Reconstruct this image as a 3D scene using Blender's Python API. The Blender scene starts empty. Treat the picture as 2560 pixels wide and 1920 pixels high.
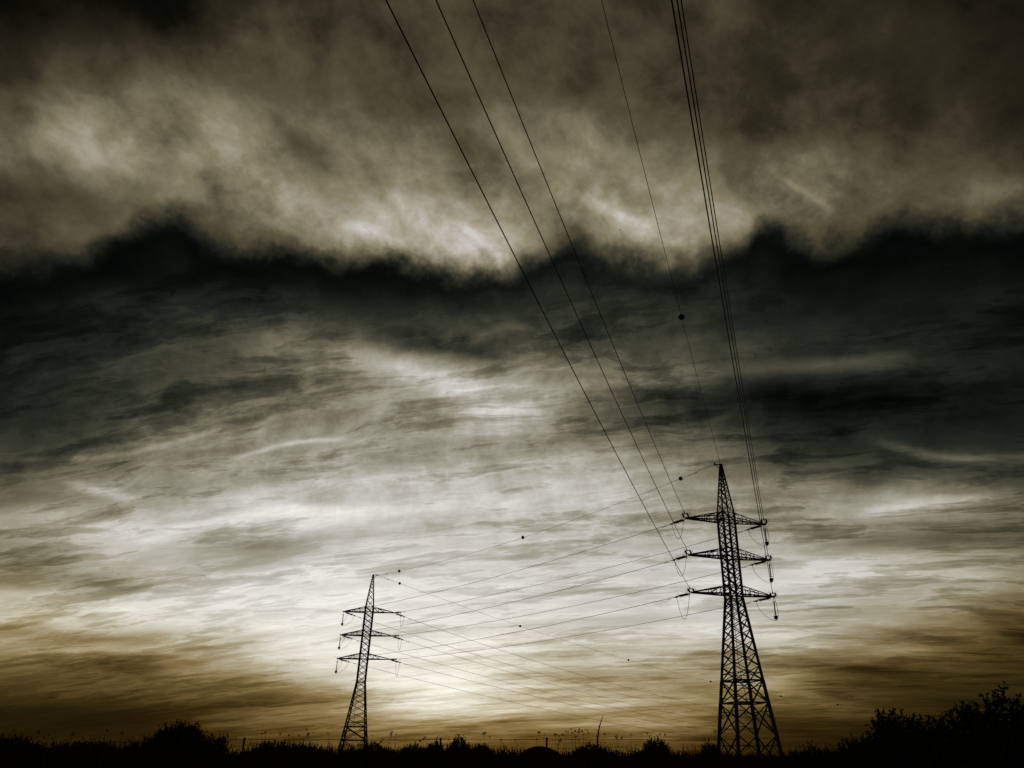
import bpy, bmesh, math, random
from mathutils import Vector, Matrix

scene = bpy.context.scene
R = math.radians

# ------------------------------------------------------------------ camera
FOCAL = math.sqrt(3720 * 933.0)          # in pixels of a 2560 wide frame
PITCH = math.atan(933 / FOCAL)
FWD = Vector((0, math.cos(PITCH), math.sin(PITCH)))
UP = Vector((0, -math.sin(PITCH), math.cos(PITCH)))
RIGHT = Vector((1, 0, 0))
EYE = Vector((0, 0, 1.6))
cam_data = bpy.data.cameras.new("camera")
cam_data.sensor_fit = 'HORIZONTAL'
cam_data.sensor_width = 36.0
cam_data.lens = FOCAL / 2560.0 * 36.0
cam_data.shift_x = -(1416 - 1280) / 2560.0
cam_data.clip_start = 0.1
cam_data.clip_end = 20000
cam = bpy.data.objects.new("camera", cam_data)
scene.collection.objects.link(cam)
m3 = Matrix((RIGHT, UP, -FWD)).transposed()
cam.matrix_world = Matrix.Translation(EYE) @ m3.to_4x4()
scene.camera = cam

scene.view_settings.view_transform = 'Standard'
scene.view_settings.look = 'None'
scene.view_settings.exposure = 0.0
scene.view_settings.gamma = 1.0
scene.view_settings.use_curve_mapping = False
scene.cycles.use_denoising = False
scene.cycles.use_adaptive_sampling = True
scene.cycles.adaptive_threshold = 0.01
scene.cycles.adaptive_min_samples = 32
scene.cycles.max_bounces = 4

# ------------------------------------------------------------------ sky
# Evening cloud cover described by azimuth (degrees right of north) and
# elevation: a lit altostratus deck overhead whose lower rim is EDGE, and
# thin cirrus below it that brightens towards the hidden sun.
SKY_AZ = [-50.6 + 4.6 * i for i in range(23)]
SKY_EL = [0, 1, 2, 3.2, 4.5, 6, 7.5, 9, 10.5, 12, 13.5, 15, 16.5, 18, 19.5, 21, 22.5, 24,
          26, 28, 30, 32, 34, 36, 38, 40, 43, 46, 50, 55]
SKY_U = ["85 85 85 85 85 85 85 85 85 85 85 85 85 85 85 85 85 85 79 59 73 116 58 33 24 16 15 16 13 11",
 "85 85 85 85 85 85 85 85 85 85 85 85 85 85 85 85 85 85 87 84 60 57 116 73 46 30 11 12 11 9",
 "85 85 85 85 85 85 85 85 85 86 86 87 87 88 88 89 89 89 84 79 81 73 78 125 125 110 49 2 10 11",
 "87 88 88 88 89 89 89 89 86 82 78 76 72 69 66 62 61 61 60 60 60 77 82 97 126 115 97 52 14 20",
 "72 69 68 65 62 61 61 60 60 59 60 59 59 58 58 58 57 57 57 56 56 54 87 118 122 121 86 88 24 35",
 "56 56 56 56 56 56 56 55 55 55 54 54 56 58 61 65 68 70 74 78 83 87 100 118 129 115 87 74 51 53",
 "67 68 71 74 75 79 82 84 87 90 92 93 94 95 94 94 94 94 95 95 94 94 93 124 125 101 67 67 62 58",
 "94 95 94 94 95 94 95 95 95 95 95 97 99 102 104 106 109 111 113 117 119 123 125 141 148 119 110 68 59 61",
 "124 125 126 129 130 132 133 135 137 139 140 142 143 145 147 148 150 151 154 156 157 160 162 163 166 125 89 66 49 61",
 "178 178 179 180 182 183 184 185 186 187 188 189 189 188 187 187 186 185 185 184 184 182 182 180 164 126 88 70 57 54",
 "181 181 181 181 179 179 179 179 179 177 177 177 177 177 177 175 176 176 174 173 172 171 168 167 153 116 91 80 62 49",
 "69 69 69 69 70 70 70 70 70 71 71 71 71 71 72 72 72 72 73 73 73 74 74 75 99 127 124 94 58 50",
 "172 170 168 168 167 165 163 162 160 158 157 155 154 152 150 149 147 146 144 142 141 139 137 134 151 140 111 86 57 49",
 "99 102 103 104 106 108 110 112 114 116 118 121 122 123 126 127 129 131 134 135 138 141 143 145 168 130 95 72 56 48",
 "64 64 64 65 66 67 70 71 72 73 74 75 76 77 78 80 81 82 84 85 88 89 90 98 128 105 89 55 48 54",
 "71 71 71 70 70 70 69 69 69 69 68 68 68 68 68 67 67 67 67 67 66 66 66 87 116 116 82 50 50 54",
 "68 69 69 70 70 71 72 72 72 72 71 71 71 71 71 71 71 71 70 70 70 70 68 102 112 101 70 49 50 50",
 "51 52 54 55 55 56 57 59 60 61 63 63 64 65 66 67 67 68 69 71 72 71 82 100 99 82 57 47 46 48",
 "49 49 49 49 49 49 49 48 48 48 48 49 50 52 53 54 55 56 58 59 60 60 92 92 79 67 43 40 36 42",
 "50 50 50 50 50 50 50 50 50 50 50 50 50 49 49 49 49 49 49 48 45 73 81 72 60 47 35 28 28 32",
 "50 50 50 50 50 50 50 50 50 50 50 50 50 50 50 50 50 50 50 47 67 81 69 52 38 24 18 18 20 25",
 "50 50 50 50 50 50 50 50 50 50 50 50 50 50 50 50 50 50 47 64 82 70 52 38 25 20 18 18 17 19",
 "50 50 50 50 50 50 50 50 50 50 50 50 50 50 50 50 50 50 68 79 64 46 32 23 19 19 18 18 18 18"]
SKY_L = ["18 18 18 58 121 183 141 117 99 72 53 40 28 21 21 4 2 11 10 10 10 10 10 10 10 11 11 10 6 4",
 "18 18 17 49 92 161 170 127 111 96 67 52 42 28 21 26 6 0 11 10 11 11 11 11 10 7 4 3 3 4",
 "18 18 17 42 73 148 193 139 120 102 82 60 48 39 26 19 24 6 0 6 7 6 3 3 3 3 3 3 7 11",
 "18 18 19 35 66 133 176 158 129 119 105 76 55 42 40 33 33 34 23 14 1 3 3 4 6 7 9 11 10 9",
 "18 18 13 34 70 126 180 178 125 169 161 137 106 93 84 78 61 50 42 35 14 10 11 11 11 10 9 8 8 8",
 "16 16 12 40 75 127 191 197 180 170 170 172 146 124 107 90 82 76 52 54 32 7 8 8 8 8 8 8 8 8",
 "28 30 37 51 106 159 202 208 193 167 138 171 169 144 130 114 95 92 85 59 36 14 8 8 8 8 8 8 8 9",
 "53 54 77 82 164 210 214 213 201 188 183 184 183 166 153 139 110 106 106 69 34 18 9 9 9 9 9 9 10 11",
 "62 61 102 176 224 231 221 220 209 193 190 187 187 175 164 153 135 126 141 46 41 22 10 11 11 11 12 12 12 13",
 "61 61 130 244 246 229 223 218 211 200 196 192 187 181 170 155 153 154 156 54 53 29 16 14 14 14 14 14 15 15",
 "57 57 114 180 210 214 217 210 200 191 186 185 187 173 157 145 154 176 130 95 59 31 19 16 16 16 17 17 17 17",
 "53 53 87 191 150 158 176 192 196 185 174 171 181 184 179 145 119 103 98 78 49 34 23 19 19 19 19 19 19 19",
 "49 49 125 143 160 161 184 190 190 185 178 174 176 172 160 123 94 68 83 69 48 36 28 25 25 25 23 23 23 23",
 "41 41 95 138 115 137 190 203 201 183 172 165 164 147 125 95 71 53 73 63 40 34 27 25 26 26 26 26 26 27",
 "22 22 27 62 139 112 187 201 196 181 166 157 150 120 88 56 42 36 45 52 31 27 20 21 21 22 23 23 24 23",
 "17 16 33 65 46 74 148 171 176 172 155 133 112 79 51 28 20 17 22 34 20 12 7 6 8 9 10 12 15 19",
 "12 13 20 27 42 70 120 164 167 152 120 133 100 42 36 28 17 21 45 24 14 8 4 6 6 5 5 6 6 8",
 "6 7 16 24 36 56 87 118 151 128 113 129 68 39 35 23 19 19 42 11 12 4 5 5 5 5 5 5 5 6",
 "6 5 10 18 28 42 62 84 108 95 87 69 42 31 21 15 13 30 10 22 12 8 6 6 6 6 5 5 5 5",
 "6 7 12 21 30 50 73 100 108 94 89 59 38 22 15 12 15 16 12 8 3 3 5 5 6 6 8 8 6 5",
 "6 7 12 23 31 56 80 113 101 91 72 41 24 18 14 13 20 11 12 3 4 4 4 4 4 4 3 5 6 6",
 "6 7 13 25 38 64 92 110 94 86 48 28 19 13 13 20 11 13 3 4 4 4 4 4 4 4 4 4 4 6",
 "6 8 14 27 46 76 111 98 87 54 30 18 13 14 18 11 11 3 4 4 4 4 4 4 4 4 4 4 4 4"]
EDGE =  [(-42.86, 28.13), (-40.67, 28.63), (-38.49, 29.53), (-37.31, 30.67), (-36.48, 32.26), (-34.77, 33.92), (-33.48, 34.44), (-31.84, 33.98), (-29.49, 33.78), (-27.63, 33.82), (-23.95, 34.67), (-20.92, 34.65), (-18.6, 35.19), (-16.33, 35.23), (-13.08, 34.98), (-9.44, 34.84), (-7.27, 35.23), (-4.69, 35.42), (-2.1, 35.88), (0.53, 37.42), (2.41, 36.32), (6.21, 35.95), (9.91, 35.52), (12.84, 35.36), (15.07, 35.87), (16.79, 36.34), (18.21, 37.29), (20.08, 35.99), (22.63, 34.91), (25.62, 34.8), (28.75, 34.48), (31.47, 34.14), (34.47, 33.24), (37.74, 32.89)]
N_LOW = 26
STREAKS = [
    (-25.4, -17.5, 1.3, ((-25.36, 18.78), (-21.58, 20.5), (-17.53, 21.36)), 0.24, 0.22),
    (-24.2, -3.6, 2.1, ((-23.19, 27.41), (-13.11, 26.61), (-2.87, 23.35)), 1.12, 0.18),
    (-16.7, -3.0, 2.1, ((-16.73, 28.92), (-11.35, 28.95), (-3.04, 29.58)), 1.24, -0.06),
    (-8.0, -3.1, 1.1, ((-7.98, 30.11), (-5.56, 30.84), (-2.7, 30.32)), 0.38, 0.11),
    (-9.2, 5.0, 1.7, ((-9.17, 27.59), (-2.29, 27.75), (4.97, 27.19)), 0.35, 0.09),
    (-41.6, -27.5, 1.6, ((-38.98, 16.48), (-33.49, 17.77), (-27.52, 20.55)), 0.29, 0.15),
    (3.6, 27.6, 2.4, ((2.88, 26.27), (16.33, 26.63), (28.31, 25.36)), 0.59, 0.16),
    (4.9, 27.8, 2.4, ((6.21, 24.78), (16.04, 24.5), (27.76, 23.05)), 1.24, -0.07),
    (25.2, 37.7, 1.3, ((24.89, 20.13), (29.34, 18.3), (33.13, 17.5)), 0.44, 0.2),
    (21.7, 31.4, 1.3, ((21.39, 14.91), (26.04, 15.23), (29.84, 15.12)), 0.5, 0.2),
    (-34.8, -30.9, 0.8, ((-34.78, 15.63), (-32.64, 15.48), (-29.62, 16.09)), 0.32, 0.22),
    (-31.6, -18.9, 1.9, ((-30.05, 12.73), (-25.21, 14.78), (-18.89, 16.57)), 0.41, 0.13),
    (-22.1, -3.7, 2.5, ((-22.15, 15.73), (-14.48, 16.64), (-4.32, 17.35)), 0.5, 0.08),
    (-24.3, -18.7, 1.6, ((-24.94, 13.45), (-21.5, 13.65), (-17.11, 14.29)), 0.71, -0.12),
    (-38.3, -26.6, 1.5, ((-36.51, 8.15), (-31.97, 8.4), (-26.35, 8.1)), 0.82, 0.09),
    (-37.8, -30.5, 1.2, ((-36.08, 6.64), (-33.46, 6.71), (-29.07, 6.64)), 0.41, -0.13),
    (-35.2, -25.0, 1.2, ((-35.25, 5.8), (-30.7, 5.97), (-24.38, 5.58)), 0.32, 0.15),
    (-31.7, -27.1, 0.9, ((-32.03, 5.28), (-29.2, 5.25), (-26.96, 4.93)), 0.41, -0.16),
    (-38.8, -30.8, 1.5, ((-36.98, 9.76), (-34.53, 9.92), (-29.93, 10.27)), 0.59, -0.11),
    (13.9, 18.5, 1.2, ((13.88, 7.02), (16.36, 7.13), (18.24, 7.13)), 0.32, 0.17),
    (13.8, 23.9, 1.2, ((13.8, 6.36), (18.51, 5.5), (23.91, 4.71)), 0.44, -0.13),
    (20.1, 26.8, 1.2, ((19.83, 7.19), (23.45, 7.37), (26.77, 6.93)), 0.41, -0.12),
    (28.0, 34.2, 0.9, ((27.98, 8.11), (29.46, 7.51), (31.28, 6.73)), 0.41, -0.14),
    (12.5, 18.2, 1.1, ((12.5, 4.51), (15.16, 4.13), (18.46, 3.49)), 0.32, 0.15),
    (14.4, 31.3, 2.1, ((14.39, 11.45), (21.4, 11.83), (31.31, 10.43)), 0.59, 0.09),
    (24.0, 36.2, 1.9, ((23.39, 12.47), (27.55, 12.74), (31.87, 12.63)), 0.76, -0.12),
    (-27.5, -21.3, 1.8, ((-28.32, 42.73), (-24.44, 41.63), (-20.86, 40.27)), 0.76, -0.09),
    (-29.3, -23.6, 1.2, ((-29.73, 37.38), (-26.44, 36.1), (-23.24, 35.22)), 0.38, 0.1),
    (-21.2, -13.5, 1.3, ((-21.63, 37.27), (-18.37, 36.83), (-13.15, 35.56)), 0.56, 0.13),
    (0.9, 10.6, 1.5, ((0.55, 41.05), (5.56, 39.03), (10.97, 36.2)), 0.71, 0.14),
    (20.7, 24.2, 0.8, ((20.7, 39.88), (22.48, 38.25), (24.18, 36.7)), 0.38, 0.12),
    (-44.6, -24.2, 2.4, ((-43.01, 34.86), (-35.94, 38.19), (-24.2, 37.89)), 1.18, 0.06),
    (-10.1, -6.2, 1.1, ((-10.14, 38.28), (-8.19, 37.55), (-5.85, 36.21)), 0.59, 0.1),
    (-46.8, -37.1, 2.4, ((-44.39, 32.15), (-41.47, 32.86), (-37.06, 33.16)), 1.18, -0.07)]

EL_MAX = 56.0


def srgb(c):
    out = []
    for v in c:
        v /= 255.0
        out.append(v / 12.92 if v <= 0.04045 else ((v + 0.055) / 1.055) ** 2.4)
    return (out[0], out[1], out[2], 1.0)


def build_world():
    w = bpy.data.worlds.new("World")
    scene.world = w
    w.use_nodes = True
    w.cycles.sampling_method = 'MANUAL'
    w.cycles.sample_map_resolution = 256
    nt = w.node_tree
    nt.nodes.clear()

    def put(sock, v):
        if v is None:
            return
        if isinstance(v, bpy.types.NodeSocket):
            nt.links.new(v, sock)
        else:
            sock.default_value = v

    def M(op, a, b=None, c=None, clamp=False):
        n = nt.nodes.new('ShaderNodeMath')
        n.operation = op
        n.use_clamp = clamp
        for s, v in zip(n.inputs, (a, b, c)):
            put(s, v)
        return n.outputs[0]

    def V(op, a, b=None, scale=None):
        n = nt.nodes.new('ShaderNodeVectorMath')
        n.operation = op
        put(n.inputs[0], a)
        put(n.inputs[1], b)
        if scale is not None:
            put(n.inputs['Scale'], scale)
        return n.outputs[0]

    def comb(x, y, z=0.0):
        n = nt.nodes.new('ShaderNodeCombineXYZ')
        for s, v in zip(n.inputs, (x, y, z)):
            put(s, v)
        return n.outputs[0]

    def noise(vec, scale, detail=6, rough=0.55, dist=0.0):
        n = nt.nodes.new('ShaderNodeTexNoise')
        n.noise_dimensions = '3D'
        put(n.inputs['Vector'], vec)
        n.inputs['Scale'].default_value = scale
        n.inputs['Detail'].default_value = detail
        n.inputs['Roughness'].default_value = rough
        n.inputs['Distortion'].default_value = dist
        return n

    def step(v, a, b):
        n = nt.nodes.new('ShaderNodeMapRange')
        n.interpolation_type = 'SMOOTHSTEP'
        put(n.inputs['Value'], v)
        n.inputs['From Min'].default_value = a
        n.inputs['From Max'].default_value = b
        return n.outputs[0]

    def mix(f, a, b):
        return M('ADD', a, M('MULTIPLY', f, M('SUBTRACT', b, a)))

    def ramp(fac, stops, interp='LINEAR'):
        n = nt.nodes.new('ShaderNodeValToRGB')
        cr = n.color_ramp
        cr.interpolation = interp
        while len(cr.elements) < len(stops):
            cr.elements.new(0.5)
        for e, (p, c) in zip(cr.elements, stops):
            e.position = p
            e.color = c
        put(n.inputs[0], fac)
        return n.outputs[0]

    tc = nt.nodes.new('ShaderNodeTexCoord')
    d = tc.outputs['Generated']
    sep = nt.nodes.new('ShaderNodeSeparateXYZ')
    put(sep.inputs[0], d)
    x, y, z = sep.outputs
    az0 = M('MULTIPLY', M('ARCTAN2', x, y), 180 / math.pi)
    el0 = M('MULTIPLY', M('ARCSINE', M('MINIMUM', M('MAXIMUM', z, 0.0), 1.0)), 180 / math.pi)

    # turbulence: clouds are torn along the wind, so the coordinates wander
    low = step(el0, 38, 28)                      # 1 below the deck's rim
    nearh = step(el0, 14, 3)
    azc = M('MULTIPLY', az0, 0.8)

    def chans(sock):
        n = nt.nodes.new('ShaderNodeSeparateColor')
        put(n.inputs[0], sock)
        return M('SUBTRACT', n.outputs[0], 0.5), M('SUBTRACT', n.outputs[1], 0.5)
    wn = noise(d, 6.0, 4, 0.55).outputs['Color']
    wx, wy = chans(wn)
    # the cirrus lies on a high flat layer, so its streaks close up towards the horizon
    inv = M('DIVIDE', 1.0, M('ADD', M('MAXIMUM', z, 0.0), 0.15))
    lay_x, lay_y = M('MULTIPLY', x, inv), M('MULTIPLY', y, inv)
    along = M('SUBTRACT', lay_x, M('MULTIPLY', lay_y, 0.22))
    across = M('ADD', lay_y, M('MULTIPLY', lay_x, 0.22))
    wl = noise(comb(M('MULTIPLY', along, 1.1), M('MULTIPLY', across, 2.0), 5.0), 1.0, 5, 0.58).outputs['Color']
    lx, ly = chans(wl)
    az = M('ADD', az0, mix(low, M('MULTIPLY', wx, 10.0), M('MULTIPLY', lx, 9.0)))
    el = M('ADD', el0, mix(low, M('MULTIPLY', wy, 7.0), M('MULTIPLY', ly, M('SUBTRACT', 5.5, M('MULTIPLY', nearh, 3.3)))))
    el = M('MAXIMUM', el, 0.0)

    # broad light and shade
    acc = None
    azf = M('MINIMUM', M('MAXIMUM', az, -46.0), 46.0)
    vn = M('DIVIDE', el, EL_MAX, clamp=True)
    first = last = None
    for i, a in enumerate(SKY_AZ):
        u = [float(v) / 255 for v in SKY_U[i].split()]
        l = [float(v) / 255 for v in SKY_L[i].split()]
        col = ramp(vn, [(e / EL_MAX, (p, q, 0, 1)) for e, p, q in zip(SKY_EL, u, l)])
        if i == 1:
            first = col
        if i == len(SKY_AZ) - 2:
            last = col
        t = M('ABSOLUTE', M('MULTIPLY_ADD', azf, 1 / 4.6, -a / 4.6))
        p1 = M('MAXIMUM', M('SUBTRACT', 1.5, t), 0.0)
        p2 = M('MAXIMUM', M('SUBTRACT', 0.5, t), 0.0)
        wt = M('MULTIPLY_ADD', M('MULTIPLY', p1, p1), 0.5, M('MULTIPLY', M('MULTIPLY', p2, p2), -1.5))
        c = V('SCALE', col, scale=wt)
        acc = c if acc is None else V('ADD', acc, c)
    # behind the viewer the two sides of the deck run into one another
    back_t = M('DIVIDE', M('SUBTRACT', M('MODULO', M('ADD', az0, 360.0), 360.0), 46.0), 268.0, clamp=True)
    back = V('ADD', V('SCALE', last, scale=M('SUBTRACT', 1.0, back_t)), V('SCALE', first, scale=back_t))
    bw = step(M('ABSOLUTE', az0), 46.0, 52.0)
    acc = V('ADD', V('SCALE', acc, scale=M('SUBTRACT', 1.0, bw)), V('SCALE', back, scale=bw))
    s2 = nt.nodes.new('ShaderNodeSeparateXYZ')
    put(s2.inputs[0], acc)
    upper, lower = s2.outputs[0], s2.outputs[1]

    # rim of the deck
    fc = nt.nodes.new('ShaderNodeFloatCurve')
    pts = [((a + 60) / 120.0, e / 60.0) for a, e in EDGE]
    cv = fc.mapping.curves[0]
    cv.points[0].location = (0.0, pts[0][1])
    cv.points[1].location = (1.0, pts[-1][1])
    for p in pts:
        cv.points.new(*p)
    fc.mapping.update()
    put(fc.inputs['Value'], M('DIVIDE', M('ADD', M('ADD', az0, M('MULTIPLY', wx, 5.0)), 60.0), 120.0, clamp=True))
    rim = M('MULTIPLY', fc.outputs[0], 60.0)
    torn = M('SUBTRACT', noise(V('ADD', d, V('SCALE', wn, scale=0.05)), 14.0, 7, 0.63).outputs[0], 0.5)
    hgt = M('ADD', M('SUBTRACT', el0, rim), M('ADD', M('MULTIPLY', torn, 5.2), M('MULTIPLY', wy, 1.2)))
    deck = step(hgt, -1.7, 1.8)

    # deck texture: soft billows drawn out down-wind
    b1 = M('SUBTRACT', noise(V('MULTIPLY', d, (1.0, 1.0, 1.3)), 10.0, 7, 0.66, 0.15).outputs[0], 0.5)
    sh = comb(M('MULTIPLY', M('SUBTRACT', azc, el0), 0.05), M('MULTIPLY', M('ADD', azc, el0), 0.125), 3.7)
    b2 = M('SUBTRACT', noise(V('ADD', sh, V('SCALE', wn, scale=0.3)), 1.0, 6, 0.6).outputs[0], 0.5)
    amp_u = M('ADD', 0.06, M('MULTIPLY', upper, 0.95))
    up = M('ADD', upper, M('MULTIPLY', amp_u, M('ADD', M('MULTIPLY', b1, 1.35), M('MULTIPLY', b2, 0.75))))

    # cirrus: long bands combed by the wind, arching over the sunset
    sv = comb(M('ADD', M('MULTIPLY', along, 0.9), M('MULTIPLY', lx, 0.5)), M('ADD', M('MULTIPLY', across, 3.2), M('MULTIPLY', ly, 1.0)), 1.3)
    f1 = M('SUBTRACT', noise(sv, 1.0, 6, 0.6).outputs[0], 0.5)
    sv2 = comb(M('ADD', M('MULTIPLY', along, 2.2), M('MULTIPLY', lx, 0.9)), M('ADD', M('MULTIPLY', across, 8.0), M('MULTIPLY', ly, 1.8)), 8.1)
    f2 = M('SUBTRACT', noise(V('ADD', sv2, V('SCALE', wn, scale=0.5)), 1.0, 7, 0.69).outputs[0], 0.5)
    fluff = M('SUBTRACT', noise(V('ADD', d, V('SCALE', wl, scale=0.06)), 24.0, 5, 0.68).outputs[0], 0.5)
    rid = M('SUBTRACT', 1.0, M('ABSOLUTE', M('MULTIPLY', f2, 5.0)), clamp=True)
    rid = M('MULTIPLY', rid, M('MULTIPLY', rid, rid))
    amp_l = M('ADD', 0.025, M('MULTIPLY', M('MULTIPLY', lower, M('SUBTRACT', 1.17, lower)), 2.2))
    lo = M('ADD', lower, M('MULTIPLY', amp_l, M('ADD', M('ADD', M('MULTIPLY', f1, 0.88), M('ADD', M('MULTIPLY', fluff, M('MULTIPLY', step(el0, 9.0, 20.0), 0.55)), M('MULTIPLY', f2, M('SUBTRACT', 0.68, M('MULTIPLY', nearh, 0.25))))), M('MULTIPLY', M('SUBTRACT', rid, 0.33), 0.16))))

    # single streaks that stand out: (az range, quadratic for elevation, half width, gain)
    fil = M('ADD', 0.75, M('MULTIPLY', f2, 1.5), clamp=True)
    puff = M('ADD', 0.75, M('MULTIPLY', b1, 2.2), clamp=True)
    azs = M('ADD', az0, M('MULTIPLY', lx, 5.0))
    els = M('ADD', el0, M('MULTIPLY', ly, 2.2))
    s_lo = s_up = 0.0
    for si, (a0, a1, soft, pts3, wd, gain) in enumerate(STREAKS):
        (xa, ya), (xb, yb), (xc, yc) = pts3
        m = [(xa * xa, xa, 1, ya), (xb * xb, xb, 1, yb), (xc * xc, xc, 1, yc)]
        A = Matrix([r[:3] for r in m]).inverted() @ Vector([r[3] for r in m])
        e = M('MULTIPLY_ADD', M('MULTIPLY_ADD', azs, A[0], A[1]), azs, A[2])
        dv = M('MULTIPLY', M('SUBTRACT', els, e), 1.0 / wd)
        hw = 0.5 * (a1 - a0) + 0.35 * soft
        du = M('MULTIPLY_ADD', az0, 1.0 / hw, -0.5 * (a0 + a1) / hw)
        du = M('MULTIPLY', du, du)
        g = M('POWER', 0.36788, M('MULTIPLY_ADD', du, du, M('MULTIPLY', dv, dv)))
        if si < N_LOW:
            s_lo = M('MULTIPLY_ADD', g, gain, s_lo)
        else:
            s_up = M('MULTIPLY_ADD', g, gain, s_up)
    lo = M('MULTIPLY_ADD', s_lo, fil, lo)
    up = M('MULTIPLY_ADD', s_up, puff, up)

    # the gap under the rim lies in the deck's own shade
    lo = M('MULTIPLY', lo, M('ADD', 0.22, M('MULTIPLY', step(hgt, -0.3, -3.8), 0.78)))
    lum = mix(deck, lo, up)
    lum = M('MINIMUM', M('MAXIMUM', lum, 0.0), 1.0)

    # tone of the cloud light: warm brown deck, grey-green gaps, gold near the sun
    def tone(stops):
        return ramp(lum, [(p / 255.0, srgb(c)) for p, c in stops])
    t_up = tone([(0, (1, 1, 0)), (14, (14, 13, 5)), (45, (47, 43, 30)), (85, (89, 82, 62)), (125, (134, 125, 100)), (165, (172, 165, 148)), (205, (206, 203, 198)), (255, (246, 244, 240))])
    t_mid = tone([(0, (0, 1, 0)), (14, (13, 15, 10)), (40, (38, 41, 32)), (75, (75, 74, 59)), (115, (118, 114, 94)), (160, (163, 160, 145)), (200, (202, 201, 194)), (235, (236, 235, 228)), (255, (252, 251, 246))])
    t_low = tone([(0, (3, 1, 0)), (20, (24, 18, 4)), (45, (54, 42, 14)), (80, (94, 78, 42)), (120, (135, 117, 76)), (160, (170, 158, 126)), (200, (208, 201, 180)), (235, (240, 236, 222)), (255, (254, 252, 242))])

    def mixc(f, a, b):
        n = nt.nodes.new('ShaderNodeMix')
        n.data_type = 'RGBA'
        put(n.inputs[0], f)
        put(n.inputs[6], a)
        put(n.inputs[7], b)
        return n.outputs[2]
    warm = M('ADD', step(el, 11.5, 3.0), M('MULTIPLY', step(M('ABSOLUTE', M('ADD', az, 3.0)), 14.0, 36.0), M('MULTIPLY', step(el, 17.0, 7.0), 0.6)), clamp=True)
    colr = mixc(deck, mixc(warm, t_mid, t_low), t_up)

    # clear air between the clouds
    sky = nt.nodes.new('ShaderNodeTexSky')
    sky.sky_type = 'NISHITA'
    sky.sun_disc = False
    sky.sun_elevation = R(4.0)
    sky.sun_rotation = R(-6.0)
    bg1 = nt.nodes.new('ShaderNodeBackground')
    put(bg1.inputs[0], colr)
    bg2 = nt.nodes.new('ShaderNodeBackground')
    put(bg2.inputs[0], sky.outputs[0])
    put(bg2.inputs[1], 0.0008)
    add = nt.nodes.new('ShaderNodeAddShader')
    nt.links.new(bg1.outputs[0], add.inputs[0])
    nt.links.new(bg2.outputs[0], add.inputs[1])
    out = nt.nodes.new('ShaderNodeOutputWorld')
    nt.links.new(add.outputs[0], out.inputs[0])


build_world()

sun_data = bpy.data.lights.new("sun", 'SUN')
sun_data.energy = 0.25
sun_data.angle = R(12)
sun_data.color = (1.0, 0.86, 0.66)
sun = bpy.data.objects.new("sun", sun_data)
sd = Vector((math.sin(R(-6)) * math.cos(R(4)), math.cos(R(-6)) * math.cos(R(4)), math.sin(R(4))))
sun.rotation_euler = sd.to_track_quat('Z', 'Y').to_euler()
sun.location = (0, 0, 60)
scene.collection.objects.link(sun)

# ------------------------------------------------------------------ helpers
COL = scene.collection


def at(px, py, dist):
    """World point seen at a pixel of the 2560x1920 frame, at a horizontal distance."""
    d = FWD + RIGHT * ((px - 1416) / FOCAL) - UP * ((py - 960) / FOCAL)
    return EYE + d * (dist / math.hypot(d.x, d.y))


def material(name, c1, c2, rough, scale, metallic=0.0, bump=0.0, spec=0.15):
    m = bpy.data.materials.new(name)
    m.use_nodes = True
    nt = m.node_tree
    b = nt.nodes['Principled BSDF']
    b.inputs['Roughness'].default_value = rough
    b.inputs['Metallic'].default_value = metallic
    b.inputs['Specular IOR Level'].default_value = spec
    tc = nt.nodes.new('ShaderNodeTexCoord')
    n = nt.nodes.new('ShaderNodeTexNoise')
    n.inputs['Scale'].default_value = scale
    n.inputs['Detail'].default_value = 4
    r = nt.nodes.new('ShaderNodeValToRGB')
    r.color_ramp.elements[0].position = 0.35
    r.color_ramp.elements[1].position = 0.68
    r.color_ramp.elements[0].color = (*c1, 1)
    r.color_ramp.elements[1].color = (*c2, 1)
    nt.links.new(tc.outputs['Object'], n.inputs['Vector'])
    nt.links.new(n.outputs[0], r.inputs[0])
    nt.links.new(r.outputs[0], b.inputs['Base Color'])
    if bump:
        bp = nt.nodes.new('ShaderNodeBump')
        bp.inputs['Strength'].default_value = bump
        nt.links.new(n.outputs[0], bp.inputs['Height'])
        nt.links.new(bp.outputs[0], b.inputs['Normal'])
    return m


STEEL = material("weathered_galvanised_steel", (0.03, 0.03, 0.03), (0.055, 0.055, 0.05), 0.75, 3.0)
WIREM = material("stranded_aluminium", (0.05, 0.05, 0.05), (0.09, 0.09, 0.09), 0.7, 8.0)
POLYM = material("insulator_polymer", (0.035, 0.03, 0.03), (0.06, 0.05, 0.05), 0.7, 10.0)
BALLM = material("painted_marker_shell", (0.03, 0.022, 0.018), (0.05, 0.036, 0.03), 0.8, 6.0)
SOIL = material("soil_and_stubble", (0.018, 0.016, 0.009), (0.045, 0.04, 0.022), 0.95, 1.2, bump=0.4, spec=0.0)
LEAFM = material("shrub_leaves", (0.018, 0.026, 0.008), (0.045, 0.06, 0.02), 0.7, 5.0, spec=0.0)
DRYM = material("dry_weed", (0.03, 0.026, 0.012), (0.06, 0.052, 0.026), 0.85, 7.0, spec=0.0)
BARK = material("shrub_bark", (0.025, 0.02, 0.014), (0.05, 0.04, 0.03), 0.9, 9.0, spec=0.0)
WOOD = material("fence_post_wood", (0.03, 0.026, 0.02), (0.06, 0.052, 0.04), 0.9, 12.0)
FEATHER = material("dark_plumage", (0.02, 0.02, 0.02), (0.05, 0.045, 0.04), 0.8, 20.0)


def tag(o, label=None, cat=None, group=None, kind=None):
    if label:
        o['label'] = label
    if cat:
        o['category'] = cat
    if group:
        o['group'] = group
    if kind:
        o['kind'] = kind
    return o


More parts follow.
